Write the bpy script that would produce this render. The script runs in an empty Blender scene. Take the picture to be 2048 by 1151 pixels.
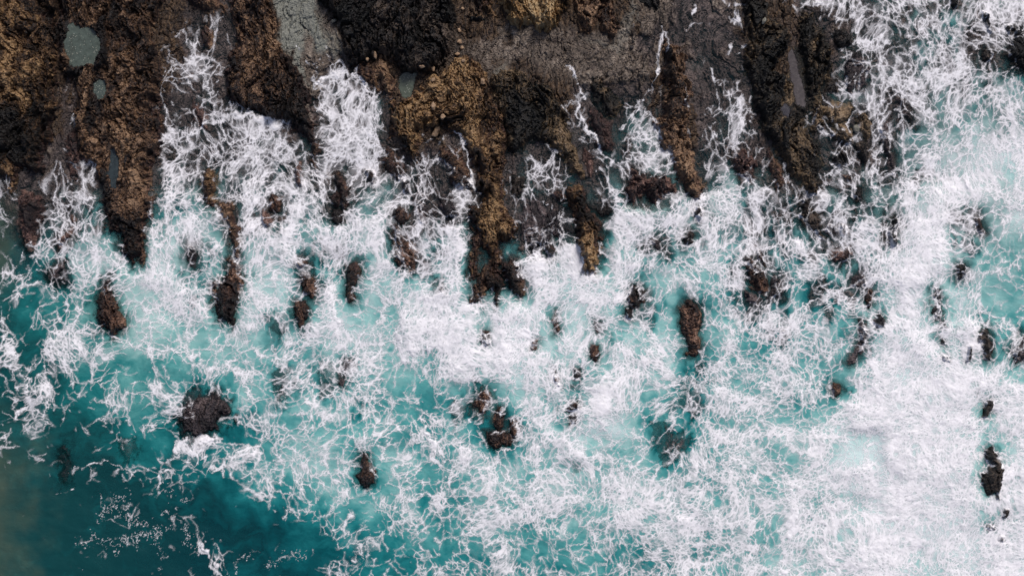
import bpy, math, random
import numpy as np

scene = bpy.context.scene
# ------------------------------------------------------------------ camera, looking straight down
CAMZ = 100.0
cam_d = bpy.data.cameras.new("camera")
cam = bpy.data.objects.new("camera", cam_d)
scene.collection.objects.link(cam)
cam.location = (0, 0, CAMZ)
cam.rotation_euler = (0, 0, 0)
cam_d.sensor_width = 36
cam_d.lens = 36*CAMZ/81.92
cam_d.clip_end = 2000
scene.camera = cam
# ------------------------------------------------------------------ sky and a soft sun
SUN_EL, SUN_AZ = math.radians(47), math.radians(28)      # azimuth clockwise from +Y (the top of the frame)
world = bpy.data.worlds.new("World"); scene.world = world
world.use_nodes = True
wn = world.node_tree.nodes; wl = world.node_tree.links
sky = wn.new("ShaderNodeTexSky"); sky.sky_type = 'NISHITA'; sky.sun_disc = False
sky.sun_elevation = SUN_EL; sky.sun_rotation = SUN_AZ
sky.dust_density = 3.0; sky.air_density = .6; sky.ozone_density = 1.0
wl.new(sky.outputs[0], wn["Background"].inputs[0]); wn["Background"].inputs[1].default_value = 0.07
sun_d = bpy.data.lights.new("sun", 'SUN'); sun_d.energy = 1.6; sun_d.angle = math.radians(15); sun_d.color = (1, .96, .93)
sun = bpy.data.objects.new("sun", sun_d); scene.collection.objects.link(sun)
sun.location = (20, 30, 60)
# point the lamp's -Z from the sun's place towards the ground
_v = (math.sin(SUN_AZ)*math.cos(SUN_EL), math.cos(SUN_AZ)*math.cos(SUN_EL), math.sin(SUN_EL))
from mathutils import Vector
sun.rotation_euler = Vector(_v).to_track_quat('Z', 'Y').to_euler()
scene.view_settings.view_transform = 'Standard'; scene.view_settings.look = 'None'
scene.view_settings.exposure = 0.66; scene.view_settings.gamma = 1
scene.cycles.transparent_max_bounces = 12
scene.cycles.max_bounces = 5

# ------------------------------------------------------------------ maps
# everything below is laid out on a plan of the cove: 1 plan unit = 4 cm
FOAM = """
0000000000001100000000000000000000000000000000100466777777656777
0000000000013320000000000000000000000010000011100002677667775677
0000000004455530000000000000000000000000000101300000466677766466
0000000005435430000010000000000000000000010011100000445677766553
0000000004545430000056000000000000000000021011200000466777777763
0000500004465530000377650000000000012000320122100000777777777766
0000500000555651000377761000000000043004550034300005667777777665
0000410000677765652268860000000000045006881036620055566777776555
0000430000877788874478882045300000025307884056732035657788777755
0002310000776788887578885346430002410446786047454000556467889988
1103565000876788877677776666530145531667861057355103776676899988
5255573003875588878876687766680356532683004066777663867788899888
3356663005888378867855785676672265531584468888777647857778998888
2046357206776747758756875566561243450289888888676536867678998777
2256576027777558888888875777840145451188877687756646778689987676
1264677318766758787778875668832036687187767677756765587789988665
2354777628646637778665677667730389888288675666756576578889987675
4443775778745627776563766756821179888886356657645665658899767665
2554661566677437775585466789845659888883463566346646644787678555
2245551466678337763587556889886898677775552256555766665787678655
3124654456656557555887656999985888677667544156667766548887789654
5115655545555665456777655889987986787676653156666776537789578757
6226544314556655565555665757898988878687875476667765647889888675
3554433422455566456566655436877768877887776566667775479988999986
1573334434563655545556644326464657867886555577666865479999999988
1262233443662146455556544435533678668986443567666665799999999698
2251122335431345554555454536545377578864355566666666799999999899
4210012211255512455656665455664266787566534667777678664899999778
1121001011254456555556354545784666588676536777776688765999999588
0001122332232245544655465635777665546677766777766777888899999599
0000101112211012445555445545667666566677776768777887788899888598
0000001210011001233333454546566657567677887877876887867999888899
0000001121121000112224334565566666456667778787866888888898988788
0000011221012210100123233454445654654455777687766788789988887898
0000011000112211122103433343445634444344667676776788899987888998
0000100001002201110034332343455643334345667676776778899988788899
"""
AER = """
00000055000000000000440056666666
00000345000000000000044455666655
00400345004500000000454455665545
00400565005600000056755544665555
00400666665600445556866455556688
35466666665664445556877656667788
35667777676665445557777656668878
24677877767776655777776656679877
13678878777777665887767656679866
13577777777767788787765555678866
12467667667766899877766555678866
12445556656665688877766555688877
11344456666554567776655555799887
11223343566654555777655566899987
00112234566665556666655666999998
00001112456654566666655666899998
00000001123444555555555666899988
00000001122334445454445566788888
"""
DEP = """
00000011000000000000011001233322
00000022000000000000112001333332
00100022001200000000022102333333
00100232002300000023103212333334
01110334333400112233204422334455
23222344444433223343355443345555
42333444444433333344455444445555
64444555555544444455555555555566
66555566666655555566666655556666
77666666666666666666666666666666
77777777777777777777777777777777
88887777777777777777777777777777
88888888888888888888888888888888
88888888888888888888888888888888
99988888888888888888888888888888
99999999998888888888888888888888
99999999999999999999999999999999
99999999999999999999999999999999
"""
f32 = np.float32
def load(t):
    return np.array([[int(c) for c in r] for r in t.split()], f32)
def sample(m, cell, x, y):
    """smooth (quadratic b-spline like) lookup of a coarse map"""
    gx = np.clip(x/cell-.5, 0, m.shape[1]-1.001); gy = np.clip(y/cell-.5, 0, m.shape[0]-1.001)
    ix = gx.astype(np.int32); iy = gy.astype(np.int32)
    fx = gx-ix; fy = gy-iy
    fx = fx*fx*(3-2*fx); fy = fy*fy*(3-2*fy)
    a = m[iy, ix]*(1-fx)+m[iy, ix+1]*fx
    b = m[iy+1, ix]*(1-fx)+m[iy+1, ix+1]*fx
    return (a*(1-fy)+b*fy).astype(f32)
_ang = np.random.RandomState(7).rand(4096).astype(f32)*2*np.pi
_G = np.stack([np.cos(_ang), np.sin(_ang)], 1).astype(f32)
def _h(ix, iy, s):
    with np.errstate(over='ignore'):
        h = (ix.astype(np.uint32)*np.uint32(374761393)+iy.astype(np.uint32)*np.uint32(668265263)+np.uint32((s*2246822519) & 0xffffffff))
        h = (h ^ (h >> np.uint32(13)))*np.uint32(1274126177)
        h ^= h >> np.uint32(16)
    return h
def perlin(x, y, s=0):
    fx0 = np.floor(x); fy0 = np.floor(y)
    ix = fx0.astype(np.int32); iy = fy0.astype(np.int32)
    fx = (x-fx0).astype(f32); fy = (y-fy0).astype(f32)
    u = fx*fx*fx*(fx*(fx*6-15)+10); v = fy*fy*fy*(fy*(fy*6-15)+10)
    def g(dx, dy):
        k = _h(ix+dx, iy+dy, s) & np.uint32(4095)
        q = _G[k]
        return q[..., 0]*(fx-dx)+q[..., 1]*(fy-dy)
    a = g(0, 0)*(1-u)+g(1, 0)*u
    b = g(0, 1)*(1-u)+g(1, 1)*u
    return ((a*(1-v)+b*v)*1.5).astype(f32)
def fbm(x, y, n, s=0, gain=.5):
    r = 0; a = 1; t = 0
    for i in range(n):
        r = r+a*perlin(x, y, s+i*17); t += a
        x = x*2.03+13.7; y = y*2.03+7.1; a *= gain
    return (r/t*1.3).astype(f32)
def worley(x, y, s=0, jit=.95):
    """returns F2-F1 and the id noise of the nearest cell"""
    fx0 = np.floor(x); fy0 = np.floor(y)
    ix = fx0.astype(np.int32); iy = fy0.astype(np.int32)
    fx = (x-fx0).astype(f32); fy = (y-fy0).astype(f32)
    f1 = np.full(x.shape, 9, f32); f2 = f1.copy(); fid = np.zeros(x.shape, f32)
    for dy in (-1, 0, 1):
        for dx in (-1, 0, 1):
            h = _h(ix+dx, iy+dy, s)
            px = dx+.5+jit*((h & np.uint32(1023)).astype(f32)/1023-.5)
            py = dy+.5+jit*(((h >> np.uint32(10)) & np.uint32(1023)).astype(f32)/1023-.5)
            d = np.sqrt((px-fx)**2+(py-fy)**2)
            m = np.minimum(f1, d)
            fid = np.where(d < f1, ((h >> np.uint32(20)) & np.uint32(1023)).astype(f32)/1023, fid)
            f2 = np.minimum(f2, np.maximum(f1, d)); f1 = m
    return f2-f1, f1, fid
def sm(a, b, x):
    t = np.clip((x-a)/(b-a), 0, 1); return t*t*(3-2*t)
def segdist(x, y, pts, closed=False):
    d = np.full(x.shape, 1e9, f32)
    n = len(pts)
    for i in range(n if closed else n-1):
        ax, ay = pts[i][:2]; bx, by = pts[(i+1) % n][:2]
        vx, vy = bx-ax, by-ay; L = vx*vx+vy*vy+1e-9
        t = np.clip(((x-ax)*vx+(y-ay)*vy)/L, 0, 1)
        d = np.minimum(d, (x-ax-t*vx)**2+(y-ay-t*vy)**2)
    return np.sqrt(d)
def sdf(x, y, pts):
    """positive inside"""
    ins = np.zeros(x.shape, bool)
    n = len(pts)
    for i in range(n):
        ax, ay = pts[i]; bx, by = pts[(i+1) % n]
        if ay == by: continue
        c = ((ay > y) != (by > y)) & (x < (bx-ax)*(y-ay)/(by-ay)+ax)
        ins ^= c
    d = segdist(x, y, pts, True)
    return np.where(ins, d, -d).astype(f32)
ROCKS = """
rock_ridge;broad ochre and black rock ridge filling the top left corner;ochre;1.2;.12;-240,-150 122,-150 126,30 131,80 124,130 122,175 118,230 105,260 96,300 84,325 78,350 68,352 58,340 44,338 38,368 28,385 21,375 16,356 0,350 -60,345 -240,352
rock_ridge;small pink crusted rock spur between the two big left ridges;pink;.45;.45;132,272 148,262 165,272 186,300 192,320 186,330 165,325 158,345 148,360 138,350 132,320
rock_ridge;long brown wedge ridge holding three tide pools;brown;1.3;.06;124,-150 352,-150 345,0 330,30 318,70 316,110 328,160 328,230 325,300 310,315 306,350 302,380 306,400 302,430 292,450 283,475 288,495 290,510 284,524 272,522 258,512 250,500 252,485 242,475 236,462 222,460 215,440 208,400 200,360 196,335 180,322 168,312 165,290 158,250 160,200 148,165 130,150 124,80
rock_ridge;brown rock slab at the top edge above the grey wash pool;brown;.7;.1;366,-150 445,-150 447,0 455,30 440,32 415,30 395,25 375,15 364,0
rock_ridge;small dark rock standing in the wash pool below the top edge;brown;.35;.35;415,52 425,60 428,85 424,100 410,90 407,65
rock_ridge;long dark brown ridge between the foamy gully and the pale sand strip;brown;.95;.2;462,-150 548,-150 550,0 556,60 560,100 585,115 600,145 615,165 622,200 628,240 640,270 640,310 636,346 627,340 622,315 614,282 605,270 590,250 575,262 560,235 545,235 520,232 490,227 475,215 465,190 460,150 465,110 478,90 470,60 465,20
rock_ridge;low reddish rock awash in the middle of the left gully;pink;.3;.5;390,200 405,215 420,240 418,258 395,258 385,235
rock_ridge;huge black boulder mass at the top edge right of the sand strip;black;1.7;.0;640,-150 905,-150 906,0 913,40 916,70 905,100 890,130 860,150 820,152 790,140 770,112 720,130 702,138 692,100 680,60 665,35 645,15
rock_ridge;brown rock knuckle below the black boulder beside the surge edge;brown;.8;.2;704,142 735,122 765,110 790,135 790,165 785,195 762,190 746,162 732,168 722,165
rock_ridge;golden brown ridge running from the black boulder down into the surf;ochre;1.2;.12;778,205 800,198 832,200 842,165 885,140 930,110 960,120 975,160 985,200 1010,240 1015,290 1005,320 1000,345 1005,375 1012,400 1020,430 1028,455 1030,478 1015,480 1000,485 998,500 1003,520 1000,545 985,530 975,505 965,490 960,505 955,540 952,555 940,560 937,540 945,500 950,470 948,450 942,420 945,410 960,418 968,400 970,385 955,370 955,350 948,330 942,305 935,290 920,270 905,262 880,265 860,250 845,262 840,290 835,325 828,330 815,318 808,300 790,285 782,280 780,250
rock_ridge;forked brown rock tip with a white gap at the end of the golden ridge;brown;.85;.1;955,538 985,522 1000,545 1006,575 1003,600 992,616 988,600 982,582 970,580 966,600 962,615 950,608 942,600 945,578
rock_ridge;rounded brown lobe right of the forked ridge tip;brown;.95;.02;1005,520 1025,528 1040,545 1050,565 1052,590 1040,594 1030,580 1015,565 1003,552
rock_ridge;mottled brown finger streaked by a foam rivulet on its right;brown;.7;.3;885,290 910,300 930,320 943,340 946,360 935,380 915,387 905,365 895,345 880,325 880,302
rock_ridge;olive brown ridge below the gravel flat ending at a small foam pocket;olive;.9;.08;975,150 1010,130 1045,140 1060,152 1085,165 1110,190 1130,215 1138,245 1145,290 1160,315 1170,340 1161,360 1145,347 1135,335 1125,310 1112,296 1100,290 1070,285 1040,300 1020,300 1012,270 1000,240 985,200
rock_ridge;golden boulder bulging from the top edge;gold;1.8;.0;988,-150 1150,-150 1145,0 1140,20 1125,45 1105,62 1080,69 1050,63 1020,50 1005,30 998,10
rock_ridge;brown rock beside the left flank of the golden boulder;ochre;.8;.0;925,-150 984,-150 990,0 998,30 1010,48 990,50 975,38 950,25 935,10
rock_ridge;flat black rock below the golden boulder's left flank;black;.3;.0;932,30 960,37 985,45 975,50 945,45
rock_ridge;dark brown ragged rock right of the golden boulder;brown;.8;.0;1150,-150 1215,-150 1222,0 1230,40 1238,65 1228,80 1218,85 1205,70 1195,55 1185,65 1170,72 1158,70 1150,40 1144,26
rock_ridge;dark wedge rock poking down from the top edge into the gravel flat;black;.5;.0;1270,-150 1320,-150 1322,0 1318,20 1310,35 1295,28 1282,18 1272,5
rock_ridge;dark olive triangular rock on the lower gravel flat;olive;.55;.05;1180,145 1200,155 1225,175 1240,210 1236,230 1222,238 1200,226 1185,205 1178,175
rock_ridge;reddish brown rock split by a thin foam stream below the triangular rock;pink;.5;.35;1178,218 1200,230 1225,242 1220,270 1225,290 1215,305 1200,300 1190,290 1185,265 1175,245
rock_ridge;thin rock sliver between the foam stream and the golden finger;pink;.3;.45;1168,298 1178,310 1185,340 1180,352 1172,330
rock_ridge;long narrow brown ridge dividing the two right gullies;brown;1.2;.04;1330,85 1345,95 1360,105 1368,120 1372,150 1378,180 1375,215 1378,240 1382,270 1380,300 1390,330 1400,350 1408,385 1400,392 1385,392 1370,388 1363,365 1350,345 1335,320 1325,295 1312,275 1310,250 1318,225 1325,200 1325,175 1322,150 1330,130 1325,105
rock_ridge;double humped reddish rock plugging the mouth of the white gully;pink;1.0;.08;1255,345 1265,343 1275,352 1285,358 1300,350 1320,347 1335,355 1350,370 1353,388 1345,398 1335,392 1325,398 1310,405 1300,400 1290,385 1285,400 1265,405 1255,395 1253,378 1262,365 1252,355
rock_ridge;smooth brown finger rock standing clear of the white surf;ochre;1.3;.0;1138,375 1160,375 1172,395 1175,415 1190,430 1200,445 1198,465 1200,500 1195,520 1198,540 1190,545 1182,552 1170,548 1163,530 1160,495 1152,475 1145,440 1140,410 1136,390
rock_ridge;little brown rock just left of the smooth finger rock;brown;.35;.3;1105,385 1125,388 1132,398 1122,403 1108,396
rock_ridge;low dark rock with lace foam right of the smooth finger rock;black;.2;.5;1176,408 1195,412 1212,405 1222,415 1222,428 1205,434 1190,424
rock_ridge;flat wet rock left of the foam pocket with a dark ledge;black;.3;.35;1022,350 1048,358 1052,375 1035,392 1022,390
rock_ridge;broad wet black rock bed veined with foam between the two fingers;wet;.25;.55;1040,395 1075,400 1105,410 1130,420 1142,445 1148,475 1135,490 1105,485 1108,508 1096,512 1090,495 1068,512 1050,490 1035,470 1032,440 1040,415
rock_ridge;knobbly brown rock at the foot of the veined black bed;brown;.5;.15;1090,490 1105,488 1112,500 1106,512 1095,508
rock_ridge;long olive ridge with a narrow pool at the upper right;olive;.85;.1;1475,-150 1520,-150 1536,0 1545,38 1575,40 1582,60 1575,80 1570,110 1560,115 1545,130 1545,142 1575,150 1580,180 1585,205 1595,225 1605,240 1615,260 1640,300 1645,330 1640,345 1636,360 1640,375 1638,392 1610,392 1600,370 1585,350 1570,330 1555,300 1530,270 1515,240 1500,200 1492,150 1485,100 1490,60 1478,30
rock_ridge;olive brown ridge right of the narrow pool facing the surf;olive;.9;.1;1590,35 1620,28 1635,50 1650,80 1658,100 1655,118 1662,140 1655,160 1648,175 1640,200 1650,222 1640,262 1625,262 1618,225 1606,180 1600,130 1590,85 1590,60
rock_ridge;square dark rock ringed by foam near the upper right surf;black;.45;.3;1660,60 1690,65 1702,80 1702,100 1680,98 1668,95 1662,78
rock_ridge;oval rock dappled with white foam spots;wet;.45;.55;1690,110 1710,102 1725,112 1732,140 1735,170 1730,195 1722,190 1712,180 1695,188 1688,180 1682,150 1680,135
rock_ridge;small black rock left of the dappled oval rock;black;.4;.3;1650,168 1668,160 1675,180 1672,195 1655,190 1645,185
rock_ridge;lumpy brown rock below a white foam streak;olive;.5;.2;1650,215 1675,205 1700,208 1708,216 1700,225 1690,240 1670,248 1655,245 1645,230
rock_ridge;narrow upright brown rock above the long dark stub;olive;.5;.2;1712,228 1728,225 1738,245 1738,270 1730,282 1718,262 1710,245
rock_ridge;wide low rock holding a round grey stone;olive;.45;.2;1655,258 1690,252 1703,264 1705,280 1698,292 1680,290 1660,277
rock_ridge;slim foam streaked rock rib reaching down beside the surf;wet;.45;.45;1760,245 1772,245 1778,270 1780,300 1788,340 1790,358 1782,352 1775,330 1768,300 1755,275 1752,260
rock_ridge;long dark stub tapering down into foam;black;.55;.15;1706,290 1730,286 1732,310 1730,335 1722,325 1712,307
rock_ridge;round dark rock with a looping foam line;black;.5;.25;1670,302 1685,298 1695,310 1695,330 1680,340 1668,330 1662,318
rock_ridge;small square brown rock in foam under the round dark rock;brown;.35;.25;1683,352 1698,350 1702,360 1690,362
rock_ridge;reddish rock crossed by foam lines right of the dividing ridge;pink;.55;.35;1470,310 1485,300 1500,310 1515,330 1515,355 1500,368 1485,365 1470,345 1462,325
rock_ridge;speckled brown rock left of the olive ridge's foot;brown;.4;.4;1536,292 1552,320 1568,345 1572,370 1560,380 1545,385 1540,350 1530,310
sea_rock;dark diagonal rock below the olive ridge;black;.5;.3;1597,395 1615,400 1625,425 1640,440 1645,460 1652,478 1640,480 1625,462 1605,445 1595,430
sea_rock;low rock combed by white streaks right of the dark diagonal rock;wet;.2;.55;1655,445 1690,450 1700,465 1690,475 1665,475 1650,460
sea_rock;upright dark rock in streaming foam;black;.35;.35;1708,378 1720,378 1720,400 1712,405 1705,392
sea_rock;rusty rock on the right end of a foam veined patch;pink;.35;.4;1690,490 1702,490 1705,510 1695,525 1670,520 1660,505
sea_rock;narrow dark rock under foam at the edge of the big surf;black;.25;.5;1785,430 1792,440 1790,490 1780,488 1775,465 1780,445
sea_rock;curved dark rock in foam near the top right corner;black;.5;.35;1958,20 1970,30 1975,50 1985,70 1980,78 1968,65 1960,45
sea_rock;large black rock at the right edge near the top corner;black;.6;.2;2008,40 2022,45 2040,60 2060,80 2100,110 2110,160 2048,148 2030,130 2015,132 2000,118 2005,95 2015,80 2010,60
sea_rock;small black rock left of the large corner rock;black;.4;.35;1960,105 1975,98 1985,108 1975,128 1962,128
sea_rock;tiny dark rock at the top edge in lace foam;black;.3;.4;1895,-5 1910,2 1908,18 1898,13
sea_rock;grey swirled rock almost covered by running foam;wet;.05;.7;1785,195 1800,195 1815,215 1825,245 1815,250 1800,235 1788,215
sea_rock;stubby purple brown rock at the left with a dark top;pink;.7;.2;45,388 60,385 78,392 85,415 82,440 75,455 68,470 60,490 52,480 42,455 37,430 38,400
sea_rock;crescent shaped brown rock right of the stubby left rock;pink;.4;.3;140,435 152,440 153,455 140,475 125,490 118,492 120,475 135,465 145,450
sea_rock;purple shadowy rock under thin foam below the crescent rock;wet;-.02;.5;113,530 125,526 137,545 132,556 115,562 104,552
sea_rock;jagged red brown rock standing in pale water left of centre;kelp;.7;.12;208,560 222,556 222,580 232,597 236,620 248,632 254,642 248,658 238,668 222,672 212,655 197,642 191,628 194,610 200,588
sea_rock;olive brown pillar rock at the top of the left rock chain;ochre;.7;.05;406,347 415,340 424,344 430,360 434,380 428,395 436,405 430,412 415,408 408,392 404,370
sea_rock;long slender rock in the middle of the left rock chain;brown;.6;.2;440,408 455,405 468,410 465,425 470,445 480,465 482,490 478,520 470,518 465,490 458,470 452,450 445,430
sea_rock;thick dark rock at the lower end of the left rock chain;kelp;.7;.2;455,525 465,522 485,530 490,555 485,575 478,600 473,620 468,640 462,655 452,645 440,635 432,615 425,595 428,570 440,560 455,545
sea_rock;faint rock in swirling foam left of the thick dark rock;wet;.15;.5;375,490 390,488 398,505 395,525 388,540 378,530 372,510
sea_rock;capsule shaped brown rock, tallest of a foam ringed cluster;brown;.55;.08;674,342 680,346 685,362 692,370 698,385 698,405 690,415 683,400 682,380 674,365 670,350
sea_rock;small oval brown rock left of the capsule shaped rock;brown;.45;.15;665,395 675,386 680,392 681,405 677,413 668,410
sea_rock;round brown rock at the bottom of the foam ringed cluster;kelp;.45;.2;666,420 682,418 688,430 683,445 672,448 664,440
sea_rock;slim reddish rock left of the ridge tail in dense lace;pink;.3;.35;590,335 600,325 605,355 606,375 598,370 590,355
sea_rock;broken dark rock in lace foam between the chain and the cluster;kelp;.35;.4;545,385 560,392 565,410 560,425 545,420 538,405
sea_rock;small reddish rock below the broken dark rock;pink;.4;.3;528,420 538,430 545,445 540,455 530,448 525,435
sea_rock;small brown rock beside the white chute;brown;.35;.25;735,340 748,340 750,355 746,370 738,355
sea_rock;fragmented brown rock at the head of the foam laced rock column;brown;.45;.4;772,295 785,293 792,310 805,330 810,350 802,360 790,355 778,345 770,325 768,310
sea_rock;tiny arched rock inside the laced column;wet;.35;.35;808,362 820,365 820,385 812,385 806,374
sea_rock;dark reddish rock halfway down the foam laced rock column;kelp;.45;.3;790,415 800,412 812,420 818,435 810,450 795,445 788,430
sea_rock;foam striped long rock ending in a dark knob at the foot of the column;kelp;.4;.5;785,450 800,455 812,475 825,495 835,515 835,535 820,540 800,530 790,510 785,480
sea_rock;flat dark rock veined with foam right of the column;wet;.15;.6;822,385 845,400 852,425 855,448 840,452 828,430 818,405
sea_rock;round dark rock capped by a foam swirl left of the golden ridge;wet;.35;.45;873,388 890,388 898,400 914,412 918,428 905,437 890,430 879,412
sea_rock;twisted brown rock rising from lace right of the white dashed patch;brown;.5;.15;700,530 715,525 722,540 715,560 708,580 712,595 700,602 695,590 698,565 695,550
sea_rock;spiky dark rock with foam on its left flank;kelp;.4;.4;605,545 620,545 630,560 632,585 628,600 618,590 605,580 602,560
sea_rock;pointed brown rock just below the spiky dark rock;kelp;.55;.1;595,602 608,600 615,612 616,630 608,650 602,656 595,640 588,628 590,612
sea_rock;tiny brown rock just above the spiky dark rock;brown;.3;.3;595,525 612,520 616,528 605,535
sea_rock;wide dark rock breaking a small wave in the dark teal water;wet;.4;.3;375,800 395,790 425,785 440,790 455,805 462,820 452,832 440,845 425,865 400,878 385,880 362,862 358,845 366,825
sea_rock;lone seaweed covered rock in turquoise water at the lower centre;kelp;.5;.2;722,903 735,905 740,925 748,945 745,965 735,972 720,965 715,950 720,930
sea_rock;heart shaped wet rock in lace below the centre wave;kelp;.35;.3;955,790 975,778 985,790 987,805 975,822 965,835 950,832 938,815 940,800
sea_rock;upper rock of the foam netted trio below the centre wave;kelp;.3;.4;995,815 1005,812 1010,830 1005,850 995,860 985,845 988,830
sea_rock;broad lowest rock of the foam netted trio;kelp;.3;.4;975,862 1000,858 1020,865 1028,880 1020,893 1005,890 990,895 975,885
sea_rock;right hand rock of the foam netted trio;kelp;.3;.4;1020,840 1032,838 1036,855 1030,875 1022,870
sea_rock;thin dark rock with a white foam spine in turquoise water;wet;.15;.35;690,715 703,718 700,735 692,755 685,775 678,770 680,745 686,730
submerged_rock;purple shadow of a drowned rock left of the thin spined rock;wet;-.2;.4;648,725 660,730 665,755 664,785 652,788 644,760
submerged_rock;small drowned rock above two larger ones right of the dark pool;wet;-.1;.5;548,655 560,648 563,662 552,676
submerged_rock;oval drowned rock glimpsed through a turquoise gap in the lace;wet;-.15;.4;550,745 565,743 573,770 575,792 560,802 550,790
sea_rock;dark rough rock dusted with foam right of centre;kelp;.5;.2;1265,570 1280,572 1292,588 1288,605 1275,615 1260,610 1254,598 1258,582
sea_rock;small foam covered rock under the dark rough rock;kelp;.25;.4;1253,616 1266,618 1263,637 1252,633
sea_rock;tall dark oval rock standing alone in the lace right of centre;kelp;.6;.12;1370,603 1385,598 1395,605 1400,630 1400,655 1396,670 1400,690 1398,705 1385,712 1375,705 1370,685 1368,665 1363,645 1362,620
sea_rock;jagged foam laced rock in the right middle of the surf;kelp;.5;.3;1495,508 1505,512 1520,530 1530,550 1540,570 1525,585 1510,575 1498,560 1492,540 1490,520
sea_rock;narrow crest rock leaning on the jagged laced rock;brown;.5;.2;1508,493 1518,500 1527,520 1533,537 1524,527 1512,512
sea_rock;dark rock right of the jagged laced rock;wet;.3;.4;1548,550 1560,560 1565,580 1558,600 1545,592 1535,610 1530,598 1541,575
sea_rock;wet low rock below the jagged laced rock;wet;.15;.45;1488,580 1505,585 1522,600 1512,615 1492,602
sea_rock;small brown rock wrapped in foam below the dividing ridge;brown;.4;.2;1378,462 1385,470 1382,485 1370,486 1366,475
sea_rock;blurred rock under streaming foam below the smooth finger rock;wet;.05;.55;1300,478 1316,480 1328,497 1312,503 1298,492
sea_rock;short dark rock seen through foam near the dividing ridge's tip;kelp;.3;.4;1392,412 1402,415 1405,430 1398,442 1390,432
sea_rock;thin dark rock in churned lace right of the centre wave;kelp;.2;.4;1112,620 1118,640 1119,665 1108,668 1104,642
sea_rock;tiny smudged rock right of the centre wave;kelp;.15;.4;1065,680 1076,678 1073,698 1062,702
sea_rock;curled dark rock among white swirls;kelp;.3;.4;1182,685 1195,690 1198,710 1190,726 1180,716
sea_rock;faint netted rock right of the curled dark rock;wet;.05;.5;1188,640 1202,644 1208,658 1198,668 1186,655
sea_rock;broken rock on the left of a netted pair;kelp;.2;.5;1108,738 1118,748 1121,772 1112,770 1104,750
sea_rock;knotted rock on the right of a netted pair;kelp;.25;.45;1144,733 1157,736 1161,752 1148,757
sea_rock;brown tipped rock below the netted pair;kelp;.35;.3;1140,805 1155,800 1158,815 1146,826 1135,822
sea_rock;sprawling foam mottled rock under the brown tipped rock;kelp;.15;.5;1138,830 1152,830 1150,845 1138,850
sea_rock;black rock showing below the forked ridge tip in the wave;kelp;.25;.4;964,660 979,660 981,685 970,692 961,682
submerged_rock;dark knob under clear green water left of the forked ridge tip;wet;.1;.4;873,573 888,574 892,587 880,593
sea_rock;small foam splashed rock near the big surf line;kelp;.3;.35;1733,576 1745,583 1744,605 1735,613 1727,598
sea_rock;dim swirled rock left of the small splashed rock;wet;.15;.5;1700,548 1720,545 1734,560 1733,575 1715,582 1700,570
sea_rock;long curved dark rock at the left margin of the big surf;wet;.3;.35;1715,643 1728,640 1733,655 1732,690 1728,700 1720,712 1710,725 1700,737 1688,728 1700,705 1712,690 1715,665
sea_rock;leaf shaped grey rock just right of the long curved rock;wet;.35;.2;1745,640 1758,626 1768,642 1764,655 1750,657
sea_rock;tiny dark rock at the end of the big surf edge;kelp;.25;.35;1670,765 1681,768 1678,785 1669,791 1663,776
submerged_rock;grey streaked rock veiled by falling foam in the big surf;wet;.1;.35;1857,575 1870,580 1884,610 1886,655 1873,660 1866,622
sea_rock;black claw shaped rock in the white surf at the right;black;.4;.12;1950,675 1965,660 1975,655 1980,680 1985,710 1982,717 1965,717 1963,700 1960,684 1950,685
sea_rock;slim black rock left of the claw shaped rock;black;.3;.2;1932,715 1935,692 1940,690 1938,718 1930,722
sea_rock;tiny black rock under the grey streaked veil;black;.25;.2;1877,675 1887,678 1890,688 1880,686
sea_rock;small black rock low in the surf left of the slim rock;black;.25;.25;1883,712 1893,712 1895,721 1885,721
sea_rock;dark rock cut by the right edge of the surf;wet;.45;.15;2022,708 2026,692 2038,676 2070,670 2075,700 2038,728 2025,725
sea_rock;broken black block in the lower right surf;black;.4;.12;1970,800 1976,795 1983,800 1985,820 1975,831 1964,832 1968,815
sea_rock;dark oval rock in the pale turquoise water at the far right;kelp;.4;.12;1947,438 1957,437 1963,452 1966,465 1960,470 1951,458
sea_rock;double black nub below the dark oval rock;black;.4;.08;1912,531 1927,530 1929,552 1918,556 1911,546
submerged_rock;dim brownish rock behind a foam curtain left of the dark oval rock;wet;.1;.5;1898,425 1925,428 1928,446 1912,450
sea_rock;long black rock standing in the white surf at the lower right;black;.6;.1;1968,900 1978,893 1990,905 2000,925 2006,940 2003,960 1999,975 2002,1000 1995,1003 1989,982 1978,985 1970,975 1962,960 1964,945 1972,935 1980,925 1968,912
sea_rock;little black rock off the foot of the long black rock;black;.3;.15;2005,1018 2014,1016 2012,1032 2002,1035
sea_rock;upper of two black specks below the long black rock;black;.25;.15;1969,1049 1985,1047 1988,1058 1976,1063
sea_rock;lowest black speck rock near the bottom right corner;black;.25;.15;1996,1070 2008,1068 2007,1081 1994,1080
submerged_rock;large dark drowned reef at the lower left;wet;-.42;1;112,905 125,880 142,885 146,920 145,960 135,985 118,978 110,945
submerged_rock;dark drowned reef right of the lower left reef;wet;-.5;1;232,870 255,858 280,865 278,900 268,935 255,945 245,915 235,895
submerged_rock;faint drowned rock in turquoise water at the left;wet;-.5;1;138,760 155,755 165,775 155,795 145,790
submerged_rock;long drowned reef streaking through the lace below the tall oval rock;wet;-.4;1;1350,765 1375,762 1395,780 1398,800 1415,818 1395,828 1360,818 1340,812 1330,800 1345,788
submerged_rock;purple drowned reef under netted foam at the lower middle;wet;-.15;.75;1300,850 1330,845 1345,870 1365,860 1380,875 1362,905 1340,925 1325,915 1310,885
submerged_rock;round drowned rock in a green pool at the lower middle;wet;-.2;1;1140,922 1152,918 1160,930 1152,938 1142,934
submerged_rock;drowned rock below the thin spined rock;wet;-.3;1;685,795 700,792 706,812 696,828 684,815
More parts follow.
